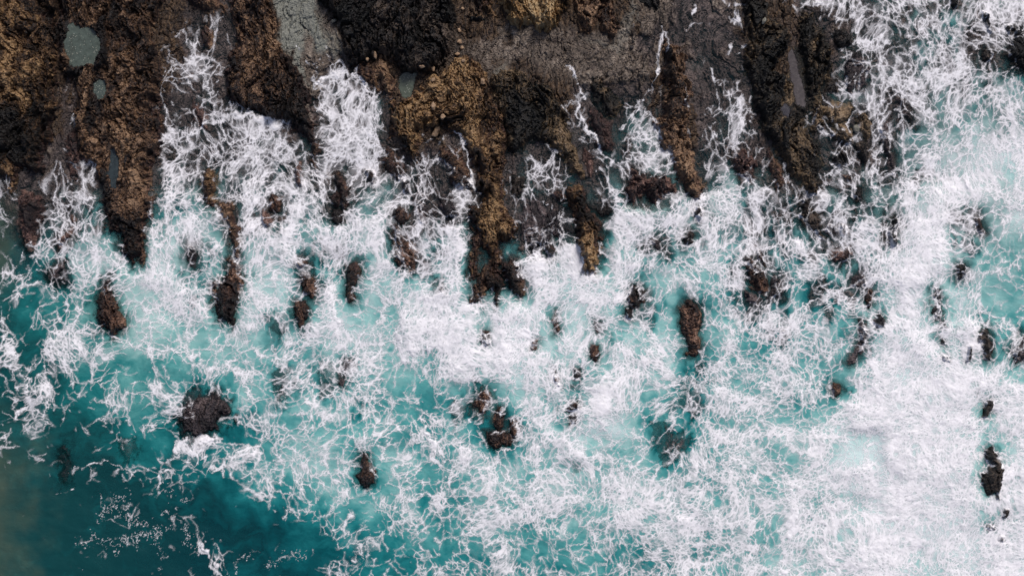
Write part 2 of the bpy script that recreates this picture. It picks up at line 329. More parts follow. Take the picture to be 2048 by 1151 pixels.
submerged_rock;drowned rock left of the heart shaped rock;wet;-.25;1;908,815 920,812 925,840 918,856 910,840
"""
POOLS = """
wide speckled grey green;.10 .125 .105;148,62 150,54 158,52 168,65 185,60 205,72 213,85 212,120 205,134 185,140 160,138 148,130 142,110 140,95 145,80
oval grey green;.09 .115 .10;200,172 210,165 222,170 228,188 220,203 208,205 200,190
narrow dark;.045 .06 .065;229,303 236,300 245,320 243,360 238,377 229,372 222,350 223,325
weedy green;.11 .13 .10;800,155 815,143 835,150 830,180 822,198 810,198 797,180
long winding grey;.10 .085 .085;1575,110 1582,100 1590,130 1598,165 1606,200 1602,216 1590,205 1582,175 1576,140
small angular slate;.07 .065 .075;1553,222 1565,208 1574,222 1571,240 1560,236
"""
STROKES = """
l 3 .34 1240,262 1262,230 1290,190 1312,150 1318,100 1325,55
l 3 .34 1330,70 1335,95 1328,110
l 4 .45 1370,60 1385,53 1400,50
l 3 .45 1382,30 1390,22
l 4 .34 1440,5 1470,14 1478,18
l 5 .36 1465,30 1478,60 1488,85 1468,105
l 7 .28 1440,190 1465,185 1490,215
l 3 .34 1135,135 1145,150 1150,175 1165,200
l 4 .30 600,95 625,130 640,165
l 4 .28 650,95 665,130 672,160
l 3 .3 1420,140 1445,170
l 3 .3 1360,175 1372,215
l 5 .5 625,182 650,164 680,151 712,143
l 4 .4 712,143 722,168 738,200
l 5 .45 395,262 420,246 455,238 490,230 515,236 540,240 560,252
l 7 .32 8,640 15,680 30,715 42,740 55,760 50,795 38,830 20,862 5,880
l 7 .3 45,742 70,725 90,700 105,680
l 5 .7 350,905 352,890 362,877 372,872
l 8 .75 368,880 376,897 385,907 395,892 410,884 430,878
l 6 .6 352,905 360,885 372,870
l 3 .6 905,262 925,280 937,308 944,345 948,375
l 3 .6 1150,212 1165,245 1180,275 1200,300 1225,330
l 8 .4 430,935 460,925 495,915 520,905
l 3 .3 180,925 215,922 240,930 255,950 290,935
l 2 .35 115,985 135,983 155,978
l 3 .35 320,950 345,945 370,938 320,950 320,985
l 5 .3 1000,975 1020,985 1035,1000 1045,1010
l 4 .25 1255,790 1300,778 1340,770 1372,778
l 5 .5 1680,1150 1640,1100
l 5 .4 1740,890 1765,880 1790,870
l 8 .9 403,1085 412,1093 414,1100
l 4 .45 418,1105 424,1125 432,1140 440,1151
l 4 .25 512,700 545,720 570,750
l 4 .5 855,860 865,900 880,940
l 4 .45 700,1020 690,1040 690,1060
l 6 .45 810,620 800,645 797,690 805,715
s 10 .8 200,1038 210,1015 235,995 258,984
s 12 .8 215,1018 250,1030 272,1046 300,1058 330,1060
s 12 .8 160,1085 190,1076 222,1085 235,1100 240,1080 262,1078 290,1062 310,1080
s 10 .7 330,1022 370,1046 385,1068 372,1092 400,1102
s 8 .6 300,1080 325,1108 325,1140
s 10 .6 470,1150 480,1118 500,1120
s 12 .5 540,1130 580,1110 610,1105
s 10 .5 740,1075 760,1095 735,1110
s 6 .4 185,985 205,1000 270,1020
s 6 .5 150,1140 165,1146
s 8 .5 325,960 350,1000 365,1005
"""
def lines_of(t):
    r = []
    for ln in t.strip().split('\n'):
        k = ln.split(' ')
        r.append((k[0], float(k[1]), float(k[2]), [tuple(float(v) for v in p.split(',')) for p in k[3:]]))
    return r
def stroke_density(x, y, x0, y0, step):
    """density added by the drawn foam bands, and the strength of loose flecks"""
    add = np.zeros_like(x); fle = np.zeros_like(x)
    for kind, w, st, pts in lines_of(STROKES):
        px = [p[0] for p in pts]; py = [p[1] for p in pts]; m = w*3+25
        i0 = max(0, int((min(py)-m-y0)/step)); i1 = max(0, int((max(py)+m-y0)/step))
        j0 = max(0, int((min(px)-m-x0)/step)); j1 = max(0, int((max(px)+m-x0)/step))
        if i1 <= i0 or j1 <= j0: continue
        xs = x[i0:i1, j0:j1]; ys = y[i0:i1, j0:j1]
        xw = xs+fbm(xs/30, ys/30, 3, 91)*14; yw = ys+fbm(xs/30, ys/30, 3, 92)*14
        d = segdist(xw, yw, pts)
        g = np.exp(-(d/w)**2)*st
        tgt = add if kind == 'l' else fle
        tgt[i0:i1, j0:j1] = np.maximum(tgt[i0:i1, j0:j1], g)
    return add, fle
def lace(x, y, dens, fleck):
    wx = fbm(x/120, y/120, 3, 1, .4)*24; wy = fbm(x/120, y/120, 3, 2, .4)*24
    y2 = .84*y+.16*70*np.logaddexp(0, (y-480)/70).astype(f32)     # the backwash draws the web out down the shore
    X = x+wx; Y = y2+wy
    n = fbm(X/95, Y/95, 5, 9, .62)*.8+fbm(X/24, Y/24, 3, 12)*.3
    d = np.clip(dens+n*.36*np.clip(dens*4, 0, 1)*(1-np.abs(dens-.5)*.9), 0, 1)
    # rafts: foam gathers along meandering seams and leaves open pools; drawn out along the shore flow near the
    # rocks and along the swell lines farther out
    sea = sm(520, 760, y)
    Xs = X+fbm(x/60, y/60, 3, 31)*26; Ys = Y+fbm(x/60, y/60, 3, 32)*26
    e1, f1, r1 = worley(Xs/82, Ys/96, 33)
    e2, f2, r2 = worley(Xs/38, Ys/42, 34)
    seam = np.exp(-(e1/.20)**2)*.60+np.exp(-(e2/.22)**2)*.40
    st_ = fbm(Xs/26, Ys/150, 3, 35)*(1-sea)+fbm((Xs-Ys*.5)/150, (Ys+Xs*.35)/40, 4, 36)*sea
    win = np.clip(dens*5, 0, 1)*(1-.65*sm(.72, 1, dens))
    d = np.clip(d+((seam-.34)*.36+st_*.17)*win, 0, 1)
    lo_ = fbm(X/30, Y/30, 3, 46)
    jx = fbm(x/8, y/8, 3, 37, .6)*3.4; jy = fbm(x/8, y/8, 3, 38, .6)*3.4
    body = np.zeros_like(x); line = np.zeros_like(x)
    # webs of rounded cells: big and thin walled where foam is sparse, small and thick walled where it is dense
    for cell, s, ws, st, amp in ((44, 21, ((0, .0), (.05, 0), (.12, .008), (.5, .02), (1, .05)), .6, .30),
                            (21.5, 22, ((0, 0), (.12, .0), (.22, .014), (.45, .038), (.7, .11), (1, .20)), .8, .26),
                            (12, 23, ((0, 0), (.32, 0), (.42, .03), (.6, .085), (.8, .18), (1, .30)), .9, .22),
                            (6.8, 24, ((0, 0), (.48, 0), (.58, .05), (.75, .12), (1, .27)), .78, .2)):
        a = cell*amp
        X2 = X+fbm(X/cell*.8, Y/cell*.8, 2, s, .45)*a*.95; Y2 = Y+fbm(X/cell*.8, Y/cell*.8, 2, s+5, .45)*a*.95
        g = min(1, cell/20)
        e, f1, rid = worley((X2+jx*g)/cell, (Y2+jy*g)/cell*.92, s)
        dd_ = np.clip(d+lo_*.10, 0, 1)
        w = np.interp(dd_, [q[0] for q in ws], [q[1] for q in ws]).astype(f32)
        on = sm(0, .012, w)
        w = w*(.35+1.3*rid)
        aa = 1.0/cell
        L = (1-sm(w, w+aa*1.3, e))*on
        B = (1-sm(w, w*1.5+aa*5.5, e))*on
        q = fbm(X/24, Y/24, 3, s+7)
        line = 1-(1-line)*(1-L*st*.94*np.clip(.72+q*1.2, .12, 1))
        body = 1-(1-body)*(1-B*.25)
    fine = fbm(X/4.5, Y/4.5, 3, 40, .7); med = fbm(X/18, Y/15, 4, 44, .62)
    fx = X+fbm(x/36, y/36, 3, 61)*26; fy = Y+fbm(x/36, y/36, 3, 62)*26
    mist = np.clip(.5+fbm(fx/45, fy/38, 5, 66, .62)*1.5, 0, 1)
    milk = sm(.12, .95, d)*(.06+.50*mist**1.5)
    fill = sm(.72, 1.05, d+med*.22)
    body = 1-(1-body)*(1-milk)*(1-fill*.30)
    body = np.clip(body*(.88+.4*fine+.35*med), 0, 1)
    line = np.clip(line*(.90+.38*fine+.15*med), 0, 1)
    # loose flecks where a foam raft has broken up
    e, f1, rid = worley(x/4.6+fbm(x/9, y/9, 2, 50), y/4.6+fbm(x/9, y/9, 2, 51), 55)
    h = fbm(x/14, y/14, 4, 57)
    rad = np.clip(fleck*.8+h*.8-.26, 0, .42)*(.4+.8*rid)*np.where(fleck > .03, .85, 0)
    fl = 1-sm(rad*.6, rad+.10, f1); fl = fl*(rad > .06)
    cov = 1-(1-line)*(1-body)*(1-fl*.5)
    return np.clip(cov, 0, 1), d
# ------------------------------------------------------------------ the plan as height fields
S = 0.04                                                   # metres per plan unit
X0, X1, Y0, Y1 = -200, 2248, -120, 1272
def grid(step):
    return np.meshgrid(np.arange(X0, X1+1, step, dtype=f32), np.arange(Y0, Y1+1, step, dtype=f32))
mF, mA, mD = load(FOAM), load(AER), load(DEP)
mF[9:20, 59:] -= 1.6; mF[12:20, 61:] -= .6; mF[8:11, 57:] -= .6; mF[22:, 50:] -= .35
GX, GY = grid(2)
swell = fbm(GX/330, GY/200, 3, 200)*.22+fbm(GX/70, GY/60, 3, 203)*.07
foam_lvl = sample(mF, 32, GX+fbm(GX/40, GY/40, 2, 60)*18, GY+fbm(GX/40, GY/40, 2, 61)*18)/9
surf = sample(mF, 32, GX, GY)/9
W = (sm(560, 0, GY)*.6+swell*sm(150, 420, GY)+.38*surf**2.2*sm(330, 420, GY)).astype(f32)
dd = sample(mD, 64, GX+fbm(GX/50, GY/50, 3, 210)*30, GY+fbm(GX/50, GY/50, 3, 211)*30)
depth0 = np.interp(dd, [0, .5, 1, 2, 3, 4, 5, 6, 7, 8, 9], [-.3, -.03, .08, .22, .4, .75, 1.2, 1.8, 2.6, 3.4, 4.4]).astype(f32)
rough = fbm(GX/45, GY/80, 4, 220, .6)
pit = np.clip(fbm(GX/11, GY/13, 3, 224), -.5, .6)
# ledges of the shore that lie just under the surface
SHOALS = """
400,130,70,90 400,230,80,60 440,300,90,50 100,300,45,65 130,400,22,55 195,420,28,65 470,330,50,45 480,430,40,55 375,515,30,55 445,545,32,60 115,540,22,30
560,310,65,60 640,330,65,60 545,420,55,55 670,400,45,75 735,340,28,55 800,350,50,70 850,400,65,80 830,490,50,65 905,330,55,80 900,420,45,50 620,540,40,55 700,540,35,60 655,500,40,30 860,520,45,40 700,230,70,40
1060,340,65,70 1090,440,75,70 1190,340,45,80 1210,410,45,35 1450,310,55,50 1500,350,55,70 1520,440,35,50 1300,490,40,40 1372,480,20,40 1500,545,55,75 1280,545,30,30 1440,200,80,90 1290,210,30,60 1265,300,40,40
1600,320,80,70 1640,420,70,70 1680,360,60,60 1760,330,45,70 1660,500,65,55 1720,550,60,55 1770,460,45,85 1700,430,45,45 1560,440,35,55 1840,350,50,25 1930,450,55,35 1940,500,45,30
1730,60,60,70 1850,50,60,50 1950,80,55,65 1980,120,60,45 1900,130,45,45 1800,230,35,50 1720,220,50,90 1660,150,40,100
220,610,30,40 395,600,20,30 600,620,30,45 560,660,20,35 570,770,28,35 650,755,22,40 695,740,25,40 710,805,22,30 975,780,30,50 995,850,45,60 917,830,15,35 1115,645,22,45 1195,660,30,35 1190,710,25,45 1115,760,35,55 1150,750,25,40 1145,820,30,40
1290,640,25,50 1290,720,28,30 1400,735,40,60 1375,795,60,45 1270,600,30,40 1510,615,60,50 1550,655,50,35 1640,600,45,45 1700,590,50,45 1720,690,30,70 1335,885,50,55 1680,770,20,30 460,830,40,20 410,820,50,50 730,930,25,45
1867,615,22,60 1975,690,40,50 1940,700,30,30 2035,700,30,45 1985,950,35,80 1985,1055,25,40 1975,815,20,30
"""
sho = np.zeros(GX.shape, f32)
hx = GX+fbm(GX/45, GY/60, 3, 230)*40; hy = GY+fbm(GX/45, GY/60, 3, 231)*40
for q in SHOALS.split():
    a, b, rx, ry = (float(k) for k in q.split(','))
    sl = (slice(int(max(0, (b-ry*3-Y0)//2)), int((b+ry*3-Y0)//2)), slice(int(max(0, (a-rx*3-X0)//2)), int((a+rx*3-X0)//2)))
    g = np.exp(-((((hx[sl]-a)/rx)**2+((hy[sl]-b)/ry)**2)**1.5)*.9)
    sho[sl] = np.maximum(sho[sl], g)
sho *= sm(-.45, .25, fbm(GX/30, GY/55, 3, 235)+.1)*.6+.4
def strata(x, y):
    """split bedrock: tilted plates of several sizes, each at its own height, with joints between"""
    bend = fbm(x/160, y/160, 2, 300)*50
    u = x+y*.14+bend+fbm(x/20, y/24, 3, 301)*9; v = y-x*.08+fbm(x/22, y/30, 3, 302)*14
    z = 0; tone = 0
    for a, b, h, c, s in ((42, 120, .42, .20, 311), (9, 85, .16, .15, 351), (19, 42, .26, .13, 321), (9, 22, .12, .06, 331), (4.6, 9, .06, .03, 341)):
        e, f1, rid = worley(u/a, v/b, s)
        tilt = ((rid*7.3) % 1-.5)*1.2
        z = z+(rid-.5)*h-c*(1-sm(0, .16, e))+tilt*(f1-.4)*h*.8
        tone = tone+(((rid*5.7) % 1)-.5)*h*1.4
    return (z+fbm(x/36, y/50, 4, 340, .6)*.30).astype(f32), tone.astype(f32)
STR, PLATE = strata(GX, GY)
bx = fbm(GX/40, GY/50, 4, 236)*45
BROWN = "200,60,360,200 250,250,150,140 530,120,60,140 880,210,130,90 1060,230,110,90 760,150,60,60 970,350,60,120 1560,180,110,200 1640,300,80,120 960,20,90,60 1190,20,90,60 1200,240,50,70 1350,230,50,150 1500,350,60,60"
brown = np.zeros(GX.shape, f32)
for q in BROWN.split():
    a, b, rx, ry = (float(k) for k in q.split(','))
    brown = np.maximum(brown, sm(1.25, .8, np.sqrt(((GX+bx-a)/rx)**2+((GY+bx-b)/ry)**2)))
sho = np.maximum(sho, (.30+.35*sm(430, 300, GY)+.40*sm(-.3, .3, fbm(GX/60, GY/110, 3, 237)))*sm(600, 360, GY)*sm(1900, 1750, GX))
ex = (fbm(GX/30, GY/40, 3, 370)*14+fbm(GX/9, GY/11, 3, 371, .6)*8).astype(f32)       # ragged outlines
ey = (fbm(GX/30, GY/40, 3, 372)*16+fbm(GX/9, GY/11, 3, 373, .6)*9).astype(f32)
RP = np.full(GX.shape, -99, f32); pre = []
for ln in ROCKS.strip().split('\n'):
    nm, lab, tint, top, wash, q = ln.split(';')
    pts = [tuple(float(v) for v in r.split(',')) for r in q.split(' ')]
    px = [r[0] for r in pts]; py = [r[1] for r in pts]
    w = min(max(px)-min(px), max(py)-min(py)); M = 40
    i0 = int(max(0, (min(py)-M-Y0)//2)); i1 = int(min(GX.shape[0], (max(py)+M-Y0)//2+1))
    j0 = int(max(0, (min(px)-M-X0)//2)); j1 = int(min(GX.shape[1], (max(px)+M-X0)//2+1))
    sl = (slice(i0, i1), slice(j0, j1))
    k = min(1, (w/75)**1.2+.10) if nm != 'submerged_rock' else 1.1
    s = sdf(GX[sl]+ex[sl]*k, GY[sl]+ey[sl]*k, pts)
    pre.append((nm, lab, tint, float(top), float(wash), w, sl, s))
    if float(wash) < 1: RP[sl] = np.maximum(RP[sl], s)
apron = np.exp(-(np.clip(-RP-1+fbm(GX/20, GY/30, 3, 238)*10, 0, 99)/19)**2)
sho = np.clip(np.maximum(sho, apron*.8), 0, 1)
depth0 = np.where(depth0 > .1, depth0*(1-sho)+np.minimum(depth0, .17)*sho, depth0).astype(f32)
T = (W-depth0+rough*np.where(depth0 < .3, .10, .45)+pit*.05+STR*(.15+.45*np.maximum(sho, brown*.7))).astype(f32)
# strata run down the shore, leaning a little
def seg_pool(t):
    r = []
    for ln in t.strip().split('\n'):
        a, c, p = ln.split(';')
        r.append((a, tuple(float(v) for v in c.split()), [tuple(float(v) for v in q.split(',')) for q in p.split(' ')]))
    return r
BASE = np.maximum(W, T)
LUMP = fbm(GX/80, GY/110, 3, 360)
ROCKZ = np.full(GX.shape, -50, f32); RS = np.full(GX.shape, -99, f32); WASH = np.ones(GX.shape, f32)
parsed = []
for nm, lab, tint, top, wash, w, sl, s in pre:
    ww = min(34, w*.5)
    prof = sm(-5, ww*.55, s)**.8 if nm != 'submerged_rock' or top > -.22 else sm(-16, 13, s)
    over = np.clip(top, .2, 2)
    amp = np.clip(.5+.45*top, .3, 1.1)*sm(-4, min(14, ww*.6), s)
    top = top*.85+(.10 if nm == 'sea_rock' else 0)
    s = s+(2.5 if nm == 'sea_rock' else 0)
    z = W[sl]-.32+(top+.32)*prof+STR[sl]*amp+LUMP[sl]*.5*np.clip(top, 0, 1)*prof
    if nm == 'submerged_rock' and top <= -.22:
        z = T[sl]-.5+(W[sl]+top+.5-T[sl]+STR[sl]*.5)*prof
    dry = np.maximum(T[sl]-W[sl], 0)
    z = z+dry*.8
    # the flank goes on down to the bed
    fl = sm(-5, -14, s)*(0 if nm == 'submerged_rock' and top <= -.22 else 1)
    z = (z*(1-fl)+(np.minimum(z, T[sl]-.35))*fl-np.clip(-s-2, 0, 20)*.03).astype(f32)
    parsed.append([nm, lab, tint, top, wash, sl, s, z])
    up = z > ROCKZ[sl]
    ROCKZ[sl] = np.where(up, z, ROCKZ[sl])
    WASH[sl] = np.where(s > RS[sl], wash, WASH[sl])
    RS[sl] = np.maximum(RS[sl], s)
# pools: hollow the rock under them
pools = []
for nm, col, pts in seg_pool(POOLS):
    px = [q[0] for q in pts]; py = [q[1] for q in pts]
    sl = (slice(int((min(py)-24-Y0)//2), int((max(py)+24-Y0)//2)), slice(int((min(px)-24-X0)//2), int((max(px)+24-X0)//2)))
    s = sdf(GX[sl]+ex[sl]*.35, GY[sl]+ey[sl]*.35, pts)
    top = np.maximum(ROCKZ[sl], T[sl])
    lvl = max(float(np.percentile(top[(s > -6) & (s < 3)], 22)), float(W[sl].max())+.06)
    pools.append((nm, col, sl, s, lvl))
    for r in parsed:
        a = r[5]
        if a[0].start < sl[0].stop and sl[0].start < a[0].stop and a[1].start < sl[1].stop and sl[1].start < a[1].stop:
            i0 = max(a[0].start, sl[0].start); i1 = min(a[0].stop, sl[0].stop)
            j0 = max(a[1].start, sl[1].start); j1 = min(a[1].stop, sl[1].stop)
            ss = s[i0-sl[0].start:i1-sl[0].start, j0-sl[1].start:j1-sl[1].start]
            zz = r[7][i0-a[0].start:i1-a[0].start, j0-a[1].start:j1-a[1].start]
            t = sm(-2.5, 2.5, ss)
            zz[:] = zz*(1-t)+np.minimum(lvl-.14+STR[a][i0-a[0].start:i1-a[0].start, j0-a[1].start:j1-a[1].start]*.15, zz)*t
            t2 = sm(-16, -4, ss)*(1-t)
            zz[:] = zz*(1-t2)+np.maximum(zz, lvl+.03)*t2
    t = sm(-2.5, 2.5, s)
    T[sl] = T[sl]*(1-t)+np.minimum(T[sl], lvl-.16)*t
ROCKZ[:] = -50
for r in parsed:
    ROCKZ[r[5]] = np.maximum(ROCKZ[r[5]], r[7])
GROUND = np.maximum(T, ROCKZ)
DEPTH = W-GROUND
# ------------------------------------------------------------------ mesh helpers
def attr(me, name, a):
    at = me.attributes.new(name, 'FLOAT', 'POINT')
    at.data.foreach_set('value', np.ascontiguousarray(a, dtype=f32).ravel())
def sheet(name, px, py, z, keep=None, attrs=None, mat=None, origin=(0, 0, 0), flat=False):
    """a height field mesh; keep is a mask per cell; loose vertices are dropped"""
    n, m = z.shape
    if keep is None: keep = np.ones((n-1, m-1), bool)
    idx = np.arange(n*m, dtype=np.int32).reshape(n, m)
    q = np.stack([idx[1:, :-1][keep], idx[1:, 1:][keep], idx[:-1, 1:][keep], idx[:-1, :-1][keep]], 1)
    used = np.zeros(n*m, bool); used[q.ravel()] = True
    remap = np.cumsum(used, dtype=np.int32)-1
    q = remap[q].astype(np.int32)
    co = np.stack([(px.ravel()[used]-1024)*S-origin[0], (575.5-py.ravel()[used])*S-origin[1], z.ravel()[used]-origin[2]], 1).astype(f32)
    me = bpy.data.meshes.new(name)
    me.vertices.add(len(co)); me.vertices.foreach_set('co', co.ravel())
    me.loops.add(q.size); me.loops.foreach_set('vertex_index', q.ravel())
    me.polygons.add(len(q)); me.polygons.foreach_set('loop_start', np.arange(0, q.size, 4, dtype=np.int32))
    me.polygons.foreach_set('use_smooth', np.ones(len(q), bool))
    me.update(calc_edges=True)
    for k, a in (attrs or {}).items(): attr(me, k, a.ravel()[used])
    if mat: me.materials.append(mat)
    ob = bpy.data.objects.new(name, me); ob.location = origin
    scene.collection.objects.link(ob)
    if flat: me.polygons.foreach_set('use_smooth', np.zeros(len(q), bool))
    return ob
def tag(o, label=None, cat=None, group=None, kind=None):
    if label: o['label'] = label
    if cat: o['category'] = cat
    if group: o['group'] = group
    if kind: o['kind'] = kind
    return o
# ------------------------------------------------------------------ materials
class NT:
    def __init__(s, name):
        s.m = bpy.data.materials.new(name); s.m.use_nodes = True
        s.t = s.m.node_tree; s.b = s.t.nodes['Principled BSDF']
        s.pos = s.t.nodes.new('ShaderNodeNewGeometry').outputs['Position']
    def n(s, ty, **k):
        x = s.t.nodes.new(ty)
        for a, v in k.items(): setattr(x, a, v)
        return x
    def put(s, sock, v):
        if hasattr(v, 'links') or hasattr(v, 'is_output'): s.t.links.new(v, sock)
        else: sock.default_value = v
    def math(s, op, a, b=0., c=0.):
        x = s.n('ShaderNodeMath', operation=op)
        for i, v in enumerate((a, b, c)): s.put(x.inputs[i], v)
        return x.outputs[0]
    def attr(s, name): return s.n('ShaderNodeAttribute', attribute_name=name).outputs['Fac']
    def noise(s, scale, vec=(1, 1, 1), detail=6, rough=.6, dist=0, off=(0, 0, 0)):
        mp = s.n('ShaderNodeMapping'); s.put(mp.inputs['Vector'], s.pos)
        mp.inputs['Scale'].default_value = vec; mp.inputs['Location'].default_value = off
        x = s.n('ShaderNodeTexNoise'); s.put(x.inputs['Vector'], mp.outputs[0])
        x.inputs['Scale'].default_value = scale; x.inputs['Detail'].default_value = detail
        x.inputs['Roughness'].default_value = rough; x.inputs['Distortion'].default_value = dist
        return x.outputs['Fac']
    def voro(s, scale, feature='F1'):
        x = s.n('ShaderNodeTexVoronoi', feature=feature); s.put(x.inputs['Vector'], s.pos)
        x.inputs['Scale'].default_value = scale
        return x.outputs
    def ramp(s, fac, stops, interp='LINEAR'):
        x = s.n('ShaderNodeValToRGB'); cr = x.color_ramp; cr.interpolation = interp
        while len(cr.elements) < len(stops): cr.elements.new(.5)
        for e, (p, c) in zip(cr.elements, stops): e.position = p; e.color = (*c, 1) if len(c) == 3 else c
        s.put(x.inputs[0], fac); return x.outputs[0]
    def mix(s, f, a, b):
        x = s.n('ShaderNodeMix', data_type='RGBA')
        s.put(x.inputs['Factor'], f)
        s.put(x.inputs['A'], a if not isinstance(a, tuple) else (*a, 1)); s.put(x.inputs['B'], b if not isinstance(b, tuple) else (*b, 1))
        return x.outputs['Result']
    def smooth(s, a, b, v):
        x = s.n('ShaderNodeMapRange', interpolation_type='SMOOTHSTEP'); s.put(x.inputs['Value'], v)
        x.inputs['From Min'].default_value = a; x.inputs['From Max'].default_value = b
        return x.outputs[0]
    def bump(s, h, strength, dist, prev=None):
        x = s.n('ShaderNodeBump'); s.put(x.inputs['Height'], h)
        x.inputs['Strength'].default_value = strength; x.inputs['Distance'].default_value = dist
        if prev is not None: s.put(x.inputs['Normal'], prev)
        return x.outputs[0]
TINTS = {   # crevice darkness painted in by noise, body, light, fleck
    'ochre': ((.005, .003, .002), (.036, .018, .009), (.130, .068, .028), (.38, .24, .12)),
    'gold':  ((.020, .012, .006), (.12, .062, .024), (.30, .165, .058), (.50, .36, .20)),
    'brown': ((.005, .003, .003), (.028, .015, .010), (.105, .054, .028), (.32, .20, .12)),
    'olive': ((.006, .005, .004), (.032, .022, .014), (.11, .070, .034), (.30, .21, .13)),
    'pink':  ((.014, .008, .008), (.060, .032, .028), (.170, .092, .072), (.36, .24, .20)),
    'black': ((.002, .002, .002), (.007, .005, .005), (.022, .015, .012), (.11, .08, .06)),
    'kelp':  ((.006, .003, .003), (.028, .014, .012), (.095, .045, .026), (.28, .16, .11)),
    'wet':   ((.009, .007, .009), (.032, .024, .027), (.075, .055, .055), (.17, .13, .13)),
}
def rock_mat(tint):
    c = TINTS[tint]; t = NT('rock_'+tint)
    a = t.noise(2.6, (1, .6, 1), 7, .72, .5)
    b = t.noise(9, (1, .7, 1), 5, .8, .3, (7, 3, 0))
    big = t.noise(.32, (1, .6, 1), 3, .5, 0, (3, 9, 0))
    v = t.math('ADD', t.math('MULTIPLY', a, .45), t.math('MULTIPLY', b, .55))
    v = t.math('ADD', v, t.math('MULTIPLY', t.math('SUBTRACT', big, .5), .38))
    v = t.math('ADD', v, t.math('MULTIPLY', t.attr('tone'), .10))
    col = t.ramp(v, [(.445, c[0]), (.505, c[1]), (.56, c[2]), (.64, c[3])])
    # barnacle and coralline belt just above the water
    belt = t.smooth(.75, .10, t.attr('above'))
    pk = t.math('MULTIPLY', belt, t.smooth(.42, .62, t.noise(3.2, (1, .8, 1), 5, .7, .3, (1, 1, 1))))
    if tint in ('ochre', 'brown', 'pink'):
        col = t.mix(t.math('MULTIPLY', pk, .55), col, t.ramp(b, [(.35, (.03, .014, .014)), (.62, (.20, .105, .088))]))
    # grit
    vo = t.voro(9)
    g = t.math('MULTIPLY', t.smooth(.13, .06, vo[0]), t.smooth(.55, .7, t.noise(1.1, (1, 1, 1), 2)))
    col = t.mix(t.math('MULTIPLY', g, .55), col, c[3])
    t.put(t.b.inputs['Base Color'], col)
    t.put(t.b.inputs['Roughness'], t.ramp(b, [(.35, (.24,)*3), (.65, (.7,)*3)]))
    t.b.inputs['Specular IOR Level'].default_value = .45
    n1 = t.bump(b, 1, .12); n2 = t.bump(t.noise(16, (1, .7, 1), 4, .7, .4), .9, .05, n1)
    t.put(t.b.inputs['Normal'], n2)
    return t.m
RM = {k: rock_mat(k) for k in TINTS}
# ------------------------------------------------------------------ patches of colour that belong to the rock itself
TONE = """
30,20,60,1 120,60,40,.5 60,130,45,.6 15,180,30,1 60,210,30,.6 90,130,20,.9 30,260,40,-.6 90,250,30,-.6 130,180,30,-.6 250,190,25,1.2 220,240,40,.9
170,30,60,-.4 240,120,30,.5 290,60,60,-.3 270,350,35,.9 250,430,45,-.5 280,500,25,.7 300,200,20,-.5 180,220,25,-.4 60,90,30,.8 145,105,20,-.3
490,60,40,-.6 520,150,40,-.3 500,200,30,.2 560,120,20,.5 740,150,25,.2
770,120,12,1.5 830,245,20,1 850,230,40,.9 900,240,35,1.4 935,265,30,1.3 920,200,30,.7 870,200,25,.3 990,300,40,.3 985,420,30,.7 1000,460,25,.8 960,580,20,.5 815,300,20,.5
970,560,25,.3 1030,560,30,.3 1130,280,18,1.3 1140,310,20,1.2 1150,340,20,.8 1090,230,40,-.6 1030,200,40,-.5 1010,260,30,-.3
1150,430,14,.2 1185,460,25,.7 1180,500,30,.5 1175,400,20,-.5 1340,140,20,-.3 1350,170,22,.4 1350,240,30,.7 1375,320,25,1.1 1385,360,25,.9 1335,290,20,.4
1060,20,45,.7 1030,40,30,.9 1075,60,25,-.2 950,10,20,.5 965,30,20,.3 1180,40,40,-.2 1205,10,25,.4
1510,150,40,-.4 1520,100,30,.4 1610,90,35,.3 1640,150,35,.4 1530,190,40,.3 1570,270,35,-.3 1600,360,40,.1 1500,110,20,.7 1520,280,30,-.2
410,370,20,.7 465,570,20,.4 430,390,15,.3 1300,380,30,.3 920,340,30,.3
"""
TN = np.zeros(GX.shape, f32)
for q in TONE.split():
    a, b, r, v = (float(k) for k in q.split(','))
    TN += v*np.exp(-(((GX-a)/r)**2+((GY-b)/(r*1.25))**2)*.7)
TN = np.clip(TN, -1, 1.3)*.6+PLATE*2.2
# ------------------------------------------------------------------ bare rock platform and sea bed
SAND = [[(548, -150), (632, -150), (634, 0), (645, 50), (668, 100), (640, 110), (622, 70), (612, 60), (606, 110), (612, 150), (625, 180), (600, 150), (585, 112), (560, 100), (565, 60), (560, 30), (550, 0)],
        [(632, 0), (650, 40), (690, 100), (697, 150), (680, 158), (660, 110), (640, 60)],
        [(980, 140), (1010, 130), (1025, 170), (1015, 200), (1000, 170)],
        [(1160, 80), (1230, 90), (1260, 0), (1230, -150), (1250, -150), (1270, 40), (1240, 110)]]
sand = np.zeros(GX.shape, f32)
for i, p in enumerate(SAND):
    s_ = sdf(GX+ex*.8, GY+ey*.8, p); sand = np.maximum(sand, sm(-6, 8, s_)*(1, .45, .4, .3)[i])
brown = brown*(1-sand)
t = NT('rock_platform')
a = t.noise(2.2, (1, .7, 1), 8, .7, .5); b = t.noise(9, (1, 1, 1), 6, .75, .2, (4, 4, 0)); big = t.noise(.25, (1, 1, 1), 3, .5, 0)
v = t.math('ADD', t.math('MULTIPLY', a, .55), t.math('MULTIPLY', b, .45))
v = t.math('ADD', v, t.math('MULTIPLY', t.math('SUBTRACT', big, .5), .25))
col = t.ramp(v, [(.40, (.028, .021, .017)), (.475, (.090, .070, .056)), (.55, (.165, .130, .105)), (.64, (.38, .32, .26))])
st = t.noise(3.2, (1, .5, 1), 7, .75, 1.2, (2, 8, 0))
col = t.mix(t.attr('brown'), col, t.ramp(st, [(.40, (.009, .006, .005)), (.50, (.042, .026, .017)), (.60, (.11, .068, .038)), (.72, (.28, .18, .11))]))
